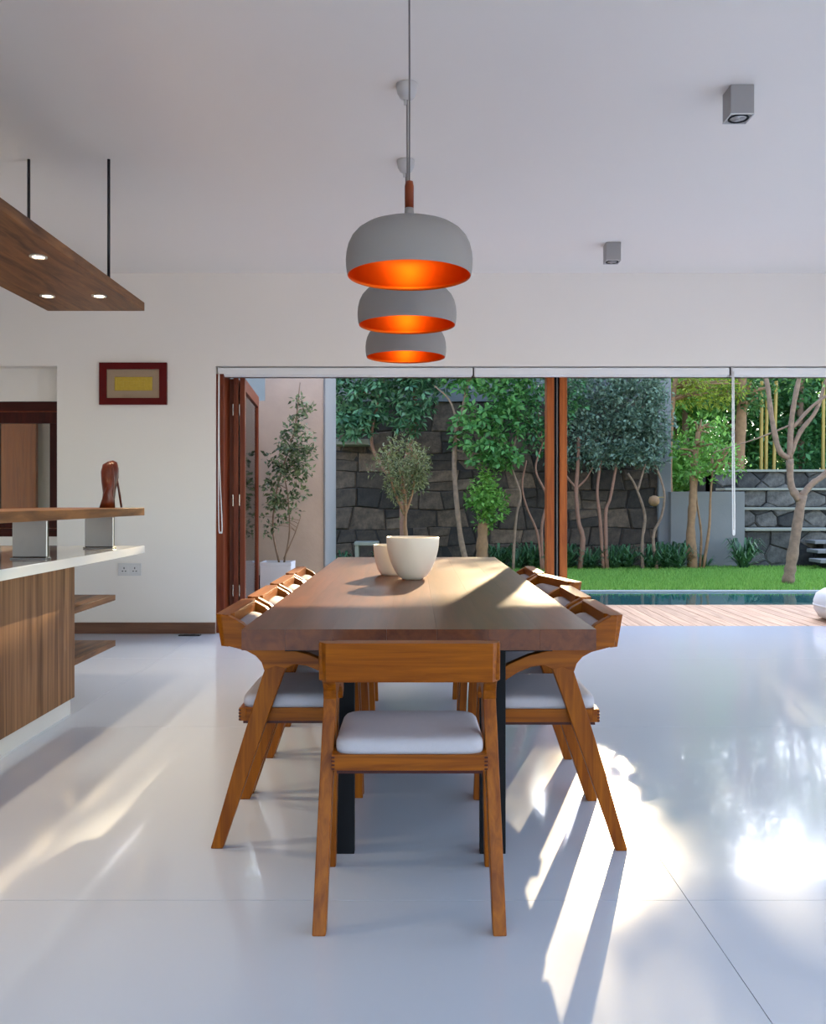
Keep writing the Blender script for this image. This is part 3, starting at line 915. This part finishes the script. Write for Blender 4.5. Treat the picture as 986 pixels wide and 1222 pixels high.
# strap-leaved clumps at the foot of the wall
def strap_clump(x, y, h, n, lab, spread=.5, mat='strap', group='strap-leaved clumps at the foot of the wall'):
    t = thing('strap_plant', lab, 'plant', (x, y, 0), 0, group)
    V, F = [], []
    m = MB()
    for i in range(n):
        a = random.uniform(0, 6.283); l = h * random.uniform(.3, 1.25); lean = random.uniform(.25, 1.0) * spread
        w = .010 + .007 * random.random()
        dx, dy = math.cos(a), math.sin(a); sx, sy = -dy, dx
        q0 = random.uniform(.0, .06)
        pts = [(q0, 0, 1.0), (q0 + lean * .33, l * .5, 1.25), (q0 + lean * .72, l * .85, 1.0), (q0 + lean * 1.0, l * .66, .12)]
        vs = []
        for q, z, ww in pts:
            vs += [(dx * q + sx * w * ww, dy * q + sy * w * ww, z), (dx * q - sx * w * ww, dy * q - sy * w * ww, z)]
        m.add(vs, [(0, 1, 3, 2), (2, 3, 5, 4), (4, 5, 7, 6)])
    o = m.build('leaves', LF[mat], t, smooth=True)
    at = o.data.attributes.new('rnd', 'FLOAT', 'FACE')
    at.data.foreach_set('value', RNG.uniform(0, 1, len(o.data.polygons)))
    o['kind'] = 'stuff'
    return t
xs = [1.42, 1.72, 1.98, 2.28, 2.55, 2.92, 3.32, 3.58, 3.95, 4.22, 4.40]
sd = ['left of the wavy slender stem', 'right of the wavy slender stem', 'under the forked slender tree', 'just left of the timber post', 'just right of the timber post', 'between reddish fork and paired stems', 'right of the paired stems', 'left of the pale Y stem', 'between the pale Y and zigzag stems', 'right of the zigzag stem', 'at the end of the dark stone wall']
for x, s_ in zip(xs, sd):
    strap_clump(x, 14.78 + random.uniform(-.1, .1), random.uniform(.34, .46), 90, 'dark strap-leaved plant ' + s_, .46)
strap_clump(5.52, 14.78, .50, 130, 'rounded dark green clump at the foot of the concrete wall', .42)
strap_clump(4.98, 15.05, .22, 26, 'small dark clump at the middle of the concrete wall', .22)
strap_clump(-1.25, 15.2, .30, 30, 'low dark clump at the left end of the stone wall', .3)
strap_clump(-.55, 15.2, .26, 30, 'low dark clump behind the small cream bowl', .3)
pd = thing('garden_pedestal', 'low dark stone-topped block at the foot of the wall behind the bowls', 'block', (-.80, 14.75, 0))
MB().box(-.20, .20, -.18, .18, .40, .46).build('top_slab', M['ledge'], pd, bevel=.008)
MB().box(.13, .19, -.16, .16, 0, .40).build('side_leg', M['ledge'], pd)
MB().box(-.19, -.13, -.16, .16, 0, .40).build('side_leg', M['ledge'], pd)
tag(MB().box(4.30, 4.50, 15.12, 15.32, -.01, .26).lathe([(.03, .26), (.03, .30), (.0, .30)], 4.40, 15.22, 0, 12).build('garden_box', M['planter'], bevel=.01), 'small white box at the corner of the concrete wall', 'box')

bh = thing('bird_house', 'small round tan bird house on the zigzag stem in front of the stone wall', 'bird house', (3.90, 14.50, 1.04))
MB().lathe([(0, 0), (.05, .01), (.082, .05), (.09, .10), (.075, .15), (.04, .185), (0, .19)], n=20).build('shell', M['bark_tan'], bh, smooth=True)
MB().lathe([(0, 0), (.028, 0), (.028, .012), (0, .012)], n=14).build('entrance', M['dark'], bh)
bh.children[1].rotation_euler = (R(90), 0, 0); bh.children[1].location = (0, -.078, .10)
MB().box(-.02, .20, -.03, .03, .155, .168).build('perch', M['bamboo'], bh)

# wall shrub in the white planter
ps = thing('white_planter', 'square white planter in front of the tan plaster wall', 'planter', (-1.465, 9.42, 0))
pm = MB()
pm.prism([(-.165, -.165), (.165, -.165), (.165, .165), (-.165, .165)], 'z', 0, .46)
pm.build('body', M['planter'], ps, bevel=.006)
g = MB()
for a in ((-.165, .165, -.165, -.145), (-.165, .165, .145, .165), (-.165, -.145, -.145, .145), (.145, .165, -.145, .145)):
    g.box(*a, .46, .495)
g.build('rim', M['planter'], ps)
MB().box(-.144, .144, -.144, .144, .46, .475).build('soil', M['soil'], ps)
tree('wall_shrub', 'tall loose shrub growing from the white planter up the plaster wall', 'shrub', (-1.42, 9.42, .475),
     [([(-.03, 0, 0), (-.10, 0, .4), (-.03, 0, .9), (.12, .05, 1.4), (.18, .1, 1.95)], .012, .006), ([(.02, 0, 0), (.08, 0, .35), (.05, 0, .8), (-.05, .05, 1.1)], .010, .005), ([(.02, 0, .05), (.13, 0, .3), (.2, 0, .5)], .008, .004)],
     subclusters((.05, 0, .85), (.27, .12, .40), 36, .09) + subclusters((.16, .05, 1.35), (.20, .1, .25), 20, .08) + subclusters((.22, .1, 1.75), (.12, .08, .2), 7, .06) + subclusters((-.12, 0, .5), (.16, .1, .25), 8, .06),
     M['bark_pale'], LF['vine'], 9500, .058, .030, shell=.05)
tag(MB().box(-1.72, -1.66, 9.60, 9.66, -.002, .30).lathe([(.036, .30), (.036, .33), (0, .33)], -1.69, 9.63, 0, 14).build('deck_lantern', M['black'], bevel=.005), 'small black lantern post beside the white planter', 'lantern')

# off-white pouf at the right edge
po = thing('outdoor_pouf', 'off-white rounded pouf on the deck at the right edge', 'pouf', (4.27, 8.40, 0))
MB().lathe([(0, .0), (.30, .0), (.38, .03), (.42, .10), (.425, .18), (.40, .25), (.34, .29), (.2, .305), (0, .31)], n=40).build('cushion_body', M['pouf'], po, smooth=True)
MB().lathe([(.424, .135), (.430, .14), (.430, .15), (.424, .155)], n=40).build('piping', M['white'], po, smooth=True)

# ------------------------------------------------------------------ dining table
TX0, TX1, TY0, TY1, TZ = -.537, .563, 2.727, 6.19, .75
tb = thing('dining_table', 'long glossy brown timber dining table on black steel legs', 'table', ((TX0 + TX1) / 2, (TY0 + TY1) / 2, 0))
hw, hl = (TX1 - TX0) / 2, (TY1 - TY0) / 2
cutx = [-hw, -.415, -.27, -.10, .055, .215, .375, hw]
for i in range(len(cutx) - 1):
    MB().box(cutx[i] + .0002, cutx[i + 1] - .0002, -hl, hl, TZ - .065, TZ).build('plank', M['table'], tb)
MB().box(-hw + .12, hw - .12, -hl + .10, hl - .10, TZ - .085, TZ - .066).build('underframe', M['black'], tb)
for xa in (-.303, .199):
    for ya, yb in ((-hl + .133, -hl + .163), (hl - .19, hl - .16)):
        MB().box(xa, xa + (.094 if xa < 0 else .084), ya, yb, 0, TZ - .085).build('leg', M['black'], tb, bevel=.002)

# bowls
def bowl(name, lab, x, y, r, h, rb):
    prof_o = [(0.0, 0.0), (rb, 0.0)]
    for i in range(1, 15):
        t = i / 14
        prof_o.append((rb + (r - rb) * (1 - (1 - t) ** 2.0) ** .72, h * t))
    t_ = .008
    inner = [(max(0, q - t_), max(z, .010)) for q, z in prof_o[::-1]]
    inner = [(r - t_ * .5, h + .003)] + inner[1:]
    b = thing(name, lab, 'bowl', (x, y, TZ), 0, 'cream bowls on the dining table')
    MB().lathe(prof_o + inner, n=56).build('bowl_body', M['bowl'], b, smooth=True)
    MB().lathe([(rb * .55, 0), (rb * .98, 0), (rb * .98, .006), (rb * .55, .006)], n=40, closed=True).build('foot_ring', M['bowl'], b, smooth=False)
bowl('ceramic_bowl', 'large cream ceramic bowl in front on the dining table', -.010, 4.46, .134, .212, .050)
bowl('ceramic_bowl', 'smaller cream bowl partly hidden behind the large bowl', -.120, 4.72, .102, .160, .056)

# ------------------------------------------------------------------ chairs
def cushion_mesh(hx, y0, y1, z0, z1):
    m = MB()
    n = 14
    vs, fs = [], []
    cy, hy = (y0 + y1) / 2, (y1 - y0) / 2
    def se(t, p):
        return math.copysign(abs(t) ** p, t)
    rows = [(0.0, 0.995), (.25, 1.0), (.5, .998), (.68, .985), (.82, .96), (.92, .915), (.975, .85), (1.0, .70), (1.03, .4), (1.045, .15)]
    N = 48
    for q, k in rows:
        for i in range(N):
            a = 2 * math.pi * i / N
            x = se(math.cos(a), .22); y = se(math.sin(a), .22)
            vs.append((x * hx * k, cy + y * hy * k, z0 + (z1 - z0) * q))
    for r in range(len(rows) - 1):
        for i in range(N):
            j = (i + 1) % N
            fs.append((r * N + i, r * N + j, (r + 1) * N + j, (r + 1) * N + i))
    fs.append(tuple(range(N - 1, -1, -1)))
    fs.append(tuple((len(rows) - 1) * N + i for i in range(N)))
    return m.add(vs, fs)

def make_chair():
    t = thing('dining_chair', 'chair', 'chair', (0, 0, 0))
    th = .036
    def splay(sx):
        # frame leans outwards towards the floor: outer face .257 at z=0, .242 at the arm
        def fn(v):
            x, y, z = v
            off = .257 - (.257 - .242) * min(z, .70) / .70
            return (sx * (off - x), y, z)
        return fn
    rear = [(-.242, 0), (-.202, 0), (-.10, .30), (-.030, .50), (.004, .592), (-.02, .635), (-.06, .63), (-.067, .585), (-.085, .53), (-.165, .27)]
    front = [(.196, 0), (.232, 0), (.222, .30), (.212, .50), (.206, .562), (.168, .572), (.172, .50), (.184, .28)]
    arm = [(-.212, .7705), (-.186, .766), (-.140, .741), (-.121, .722), (-.108, .683), (-.02, .664), (.08, .640), (.15, .610), (.19, .583), (.2065, .560),
           (.1715, .535), (.160, .556), (.12, .582), (.075, .601), (.035, .606), (.004, .592), (-.03, .60), (-.067, .585), (-.076, .612), (-.095, .634), (-.125, .650), (-.186, .666), (-.200, .668)]
    for sx in (-1, 1):
        MB().prism(rear, 'x', 0, th, splay(sx)).build('rear_leg', M['chZ'], t, bevel=.003)
        MB().prism(front, 'x', -.005, .023, splay(sx)).build('front_leg', M['chZ'], t, bevel=.003)
        MB().prism(arm, 'x', -.0006, th + .0006, splay(sx)).build('arm', M['chY'], t, bevel=.003)
    back = [(-.243, -.186), (-.240, -.205), (-.222, -.232), (.222, -.232), (.240, -.205), (.243, -.186), (.206, -.186), (.190, -.176), (-.190, -.176), (-.206, -.186)]
    MB().prism(back, 'z', .664, .771, lambda v: (v[0], v[1] + (.018 if v[1] < -.19 and v[2] < .7 else 0), v[2])).build('backrest', M['chX'], t, bevel=.003)
    # upholstered lumbar roll on the inner face of the backrest
    P = []
    m = MB()
    N = 16
    vs, fs = [], []
    ks = [(-.142, .35), (-.140, .75), (-.128, 1.0), (0, 1.04), (.128, 1.0), (.140, .75), (.142, .35)]
    for x, k in ks:
        for i in range(N):
            a = math.pi * i / (N - 1) - math.pi / 2
            vs.append((x, -.178 + .060 * k * math.cos(a), .700 + .034 * k * math.sin(a)))
    for r in range(len(ks) - 1):
        for i in range(N):
            j = (i + 1) % N
            fs.append((r * N + i, r * N + j, (r + 1) * N + j, (r + 1) * N + i))
    fs += [tuple(range(N)), tuple(range(len(ks) * N - 1, (len(ks) - 1) * N - 1, -1))]
    m.add(vs, fs).build('back_pad', M['cushion'], t, smooth=True)
    MB().box(-.213, .213, -.157, -.133, .411, .455).build('rear_rail', M['chX'], t, bevel=.002)
    MB().box(-.213, .213, .180, .202, .411, .455).build('front_rail', M['chX'], t, bevel=.002)
    for sx in (-1, 1):
        a, b_ = sorted((sx * .191, sx * .2135))
        o = MB().box(a, b_, -.133, .180, .411, .455).build('side_rail', M['chY'], t, bevel=.002)
        for k in range(4):   # finger joints at the rear corner
            a2, b2 = sorted((sx * .2045, sx * .2137))
            MB().box(a2, b2, -.1578, -.150, .4135 + k * .0105, .4185 + k * .0105).build('finger_joint', M['darkred'], o)
    MB().box(-.20, .20, -.145, .19, .400, .411).build('seat_base', M['darkredX'], t)
    cushion_mesh(.206, -.152, .197, .455, .498).build('seat_cushion', M['cushion'], t, smooth=True)
    return t

proto = make_chair()
spots = [
 (-.014, 2.56, 0, 'honey-brown dining chair at the near end of the table, seen from behind'),
 (-.432, 3.16, -90, 'dining chair on the left side of the table, nearest the viewer'),
 (-.430, 3.70, -90, 'second dining chair from the viewer on the left side of the table'),
 (-.430, 4.24, -90, 'third dining chair from the viewer on the left side of the table'),
 (-.440, 4.80, -90, 'dining chair on the left side of the table, farthest from the viewer'),
 (.458, 3.14, 90, 'dining chair on the right side of the table, nearest the viewer'),
 (.462, 3.68, 90, 'second dining chair from the viewer on the right side of the table'),
 (.500, 4.25, 103, 'slightly turned third dining chair on the right side of the table'),
 (.450, 4.84, 90, 'dining chair on the right side of the table, farthest from the viewer'),
]
for i, (x, y, a, lab) in enumerate(spots):
    o = proto if i == 0 else copy_tree(proto)
    o.location = (x, y, 0)
    o.rotation_euler = (0, 0, R(a))
    tag(o, lab, 'chair', 'dining chairs around the table')

# ------------------------------------------------------------------ pendant lamps
def pendant(x, y, lab):
    zr = 1.975
    p = thing('pendant_lamp', lab, 'lamp', (x, y, 0), 0, 'pendant lamps over the table')
    outer = [(.2265, 0), (.2300, .014), (.2325, .035), (.2330, .058), (.2305, .085), (.224, .112), (.212, .137), (.193, .159), (.166, .177), (.130, .190), (.085, .198), (.045, .202), (.026, .206), (.020, .214)]
    MB().lathe([(r, zr + z) for r, z in outer], n=72).build('lamp_shade', M['shade_out'], p, smooth=True)
    inner = [(.2265, 0), (.2235, .001), (.2270, .016), (.2290, .036), (.2293, .058), (.2268, .084), (.220, .110), (.208, .134), (.190, .155), (.163, .173), (.128, .186), (.085, .194), (.0, .197)]
    MB().lathe([(r, zr + z) for r, z in inner], n=72).build('shade_lining', M['shade_in'], p, smooth=True)
    MB().lathe([(.020, zr + .216), (.0175, zr + .235), (.0165, zr + .250), (0, zr + .250)], n=24).build('neck', M['shade_out'], p, smooth=True)
    MB().lathe([(0, zr + .250), (.0165, zr + .250), (.0168, zr + .33), (.014, zr + .348), (.004, zr + .352), (0, zr + .352)], n=24).build('wooden_handle', M['jamb'], p, smooth=True)
    MB().tube([(0, 0, zr + .35), (.001, 0, 2.7), (0, 0, H - .05)], .0035, 8).build('cord', M['cord'], p, smooth=True)
    cn = MB().lathe([(0, H), (.052, H), (.052, H - .008), (.046, H - .040), (.034, H - .062), (.014, H - .072), (0, H - .072)], n=32).build('ceiling_rose', M['canopy'], p, smooth=True)
    MB().lathe([(.0, H - .068), (.008, H - .068), (.008, H - .095), (0, H - .096)], cx=-.008, n=12).build('cord_grip', M['canopy'], cn, smooth=True)
    MB().lathe([(0, zr + .175), (.018, zr + .173), (.018, zr + .148), (.0, zr + .148)], n=20).build('lamp_holder', M['black'], p)
    bulb = [(0, zr + .082)] + [(.030 * math.sin(a), zr + .112 - .030 * math.cos(a)) for a in [i * math.pi / 10 for i in range(1, 9)]] + [(.013, zr + .15), (0, zr + .151)]
    MB().lathe(bulb, n=24).build('bulb', M['bulb'], p, smooth=True)
    l = bpy.data.lights.new('pendant_bulb', 'POINT')
    l.energy = 0.34
    l.color = (1.0, 0.62, 0.16)
    l.shadow_soft_size = .031
    lo = bpy.data.objects.new('bulb_light', l)
    C.objects.link(lo); lo.parent = p; lo.location = (0, 0, zr + .060)
pendant(-.020, 3.24, 'grey dome pendant lamp nearest the viewer, with wooden handle')
pendant(-.036, 4.15, 'middle grey dome pendant lamp of the row')
pendant(-.051, 5.08, 'farthest grey dome pendant lamp of the row')

# ------------------------------------------------------------------ ceiling spots
def ceiling_spot(x, y, lab):
    t = thing('ceiling_spotlight', lab, 'spotlight', (x, y, H), 0, 'grey ceiling spots')
    a = .056
    MB().box(-a, a, -a, a, -.136, 0).build('housing', M['greybox'], t, bevel=.003)
    g = MB()
    for q in ((-a, a, -a, -a + .006), (-a, a, a - .006, a), (-a, -a + .006, -a + .006, a - .006), (a - .006, a, -a + .006, a - .006)):
        g.box(*q, -.141, -.136)
    g.build('rim', M['lens'], t)
    MB().lathe([(.048, -.1362), (.048, -.141), (.040, -.142), (.038, -.1362)], n=28, closed=True).build('ring', M['black'], t, smooth=True)
    MB().lathe([(0, -.1365), (.037, -.1365), (.036, -.139), (0, -.139)], n=28).build('reflector', M['lens'], t, smooth=True)
    for k in range(3):
        an = R(90 + 120 * k)
        MB().lathe([(.0, -.1392), (.014, -.1392), (.011, -.1425), (0, -.1425)], .018 * math.cos(an), .018 * math.sin(an), 0, 14).build('lens', M['greybox'], t, smooth=True)
ceiling_spot(1.545, 4.20, 'grey cube ceiling spotlight at upper right, larger in view')
ceiling_spot(1.51, 6.73, 'grey cube ceiling spotlight near the back wall, smaller in view')

# ------------------------------------------------------------------ hanging timber light board
hb = thing('hanging_light_board', 'walnut board with recessed downlights hanging over the counter', 'light', (-1.97, 3.72, 0))
MB().box(-.30, .30, -1.72, 1.72, 2.32, 2.372).build('board', M['walnutY'], hb, bevel=.003)
for sx in (-.25, .21):
    for yy in (1.34, -1.34):
        MB().tube([(sx, yy, 2.372), (sx, yy, H)], .0085, 10).build('rod', M['rod'], hb, smooth=True)
for yy in (1.31, .50, -.31, -1.12):
    for sx in (-.13, .165):
        rg = MB().lathe([(.026, 2.3205), (.042, 2.3205), (.041, 2.314), (.034, 2.312), (.026, 2.3165)], sx, yy, 0, 28, True).build('downlight_ring', M['ring'], hb, smooth=True)
        MB().lathe([(0, 2.3195), (.026, 2.3195), (.025, 2.3165), (0, 2.3160)], sx, yy, 0, 20).build('downlight', M['led'], rg, smooth=True)
        l = bpy.data.lights.new('downlight', 'SPOT')
        l.energy = 9; l.color = (1, .78, .5); l.spot_size = R(95); l.spot_blend = .6; l.shadow_soft_size = .02
        lo = bpy.data.objects.new('downlight_beam', l); C.objects.link(lo); lo.parent = hb; lo.location = (sx, yy, 2.30)

# ------------------------------------------------------------------ kitchen counter
isl = thing('kitchen_island', 'walnut veneer kitchen island with white toe kick and open end shelves', 'island', (-2.3, 3.4, 0))
MB().box(-.50, .46, -1.2, 1.36, .085, .823).build('body', M['walnutZ'], isl, bevel=.002)
MB().box(-.44, .445, -1.15, 1.34, 0, .085).build('toe_kick', M['kick'], isl)
for z in (.57, .29):
    MB().box(-.42, .46, 1.361, 2.01, z - .035, z).build('open_shelf', M['walnutY'], isl, bevel=.002)
MB().box(-.50, -.42, 1.361, 2.01, 0, .823).build('end_support', M['walnutZ'], isl)
ct = thing('worktop', 'glossy white worktop on the kitchen island', 'worktop', (-2.3, 3.4, .823))
MB().box(-.62, .63, -1.3, 2.04, 0, .047).build('slab', M['whitetop'], ct, bevel=.003)
bar = thing('raised_bar', 'raised walnut bar shelf on brushed steel brackets above the worktop', 'bar shelf', (-2.0, 3.4, .87))
MB().box(-.22, .33, -1.3, 2.04, .187, .235).build('bar_top', M['walnutY'], bar, bevel=.003)
for yy in (1.72, .80, -.12, -.95):
    b = MB()
    b.box(.083, .25, yy - .012, yy + .012, .008, .187)
    br = b.build('bracket', M['steel'], bar, bevel=.004)
    MB().box(.080, .253, yy - .03, yy + .03, 0, .008).build('foot_plate', M['steel'], br, bevel=.002)

# carved wooden ornament on the bar
cw = thing('carved_ornament', 'dark red carved wooden ornament leaning on the raised bar', 'ornament', (-1.815, 5.22, 1.105), R(8))
prof = [(-.055, 0), (-.040, .035), (-.036, .09), (-.046, .16), (-.050, .215), (-.040, .258), (-.012, .275), (.018, .283), (.040, .272), (.050, .235), (.050, .18), (.036, .11), (.030, .05), (.034, 0)]
def carve(front):
    n = len(prof); vs, fs = [], []
    lean = lambda z: .10 * z
    for k, (ins, yy) in enumerate(((0, .016), (0, -.004), (.25, -.018), (.62, -.026), (.97, -.028))):
        for x, z in prof:
            cx, cz = -.002, .15
            vs.append((x + (cx - x) * ins, yy + lean(z) + (.05 * (abs(x) ** 1.0)), z + (cz - z) * ins * .9))
    for r in range(4):
        for i in range(n):
            j = (i + 1) % n
            fs.append((r * n + i, r * n + j, (r + 1) * n + j, (r + 1) * n + i))
    fs += [tuple(range(n)), tuple(range(5 * n - 1, 4 * n - 1, -1))]
    return MB().add(vs, fs)
carve(True).build('carved_face', M['carved'], cw, smooth=True)
MB().tube([(.036, .030, .20), (.050, .06, .08), (.058, .075, .003)], [.007, .007, .006], 8).build('prop_leg', M['carved'], cw, smooth=True)
MB().tube(spline([(.022, -.008, .06), (.030, -.004, .14), (.026, .000, .22), (.012, .004, .268)], 4), .004, 6).build('carved_ridge', M['carved'], cw, smooth=True)

# ------------------------------------------------------------------ wall things
pf = thing('framed_plaque', 'crimson framed gold plaque on the white wall', 'picture', (-2.427, YW, 2.155))
fx, fz = .29, .181
g = MB()
for q in ((-fx, fx, fz - .057, fz), (-fx, fx, -fz, -fz + .057), (-fx, -fx + .062, -fz + .057, fz - .057), (fx - .062, fx, -fz + .057, fz - .057)):
    g.box(q[0], q[1], -.030, 0, q[2], q[3])
g.build('frame', M['frame'], pf)
MB().box(-fx + .06, fx - .06, -.012, -.002, -fz + .055, fz - .055).build('mount', M['mat'], pf)
pq = MB().box(-.16, .165, -.020, -.012, -.060, .058).build('plaque', M['gold'], pf, bevel=.003)
g = MB()
for a in ((-.15, .155, .043, .048), (-.15, .155, -.050, -.045), (-.15, -.145, -.045, .043), (.15, .155, -.045, .043)):
    g.box(a[0], a[1], -.0235, -.020, a[2], a[3])
for k in range(5):
    for j in range(3):
        g.box(-.11 + k * .045, -.08 + k * .045, -.0225, -.020, -.024 + j * .02, -.014 + j * .02)
g.build('embossing', M['gold'], pq)

sk = thing('wall_socket', 'double white wall socket above the skirting', 'socket', (-2.46, YW, .553))
MB().box(-.100, .100, -.012, 0, -.054, .054).build('plate', M['socket'], sk, bevel=.004)
for sx in (-.046, .046):
    u = MB().box(sx - .036, sx + .036, -.016, -.012, -.036, .036).build('socket_unit', M['socket'], sk, bevel=.002)
    MB().box(sx - .004, sx + .004, -.0165, -.0155, .004, .020).build('pin_slot', M['dark'], u)
    for s2 in (-1, 1):
        MB().box(sx + s2 * .013 - .006, sx + s2 * .013 + .006, -.0165, -.0155, -.018, -.010).build('pin_slot', M['dark'], u)
tag(MB().box(-2.00, -1.82, 7.44, 7.50, .0005, .010).box(-1.96, -1.86, 7.455, 7.485, .010, .013).build('floor_vent', M['dark'], bevel=.003), 'small dark floor vent below the skirting', 'vent')
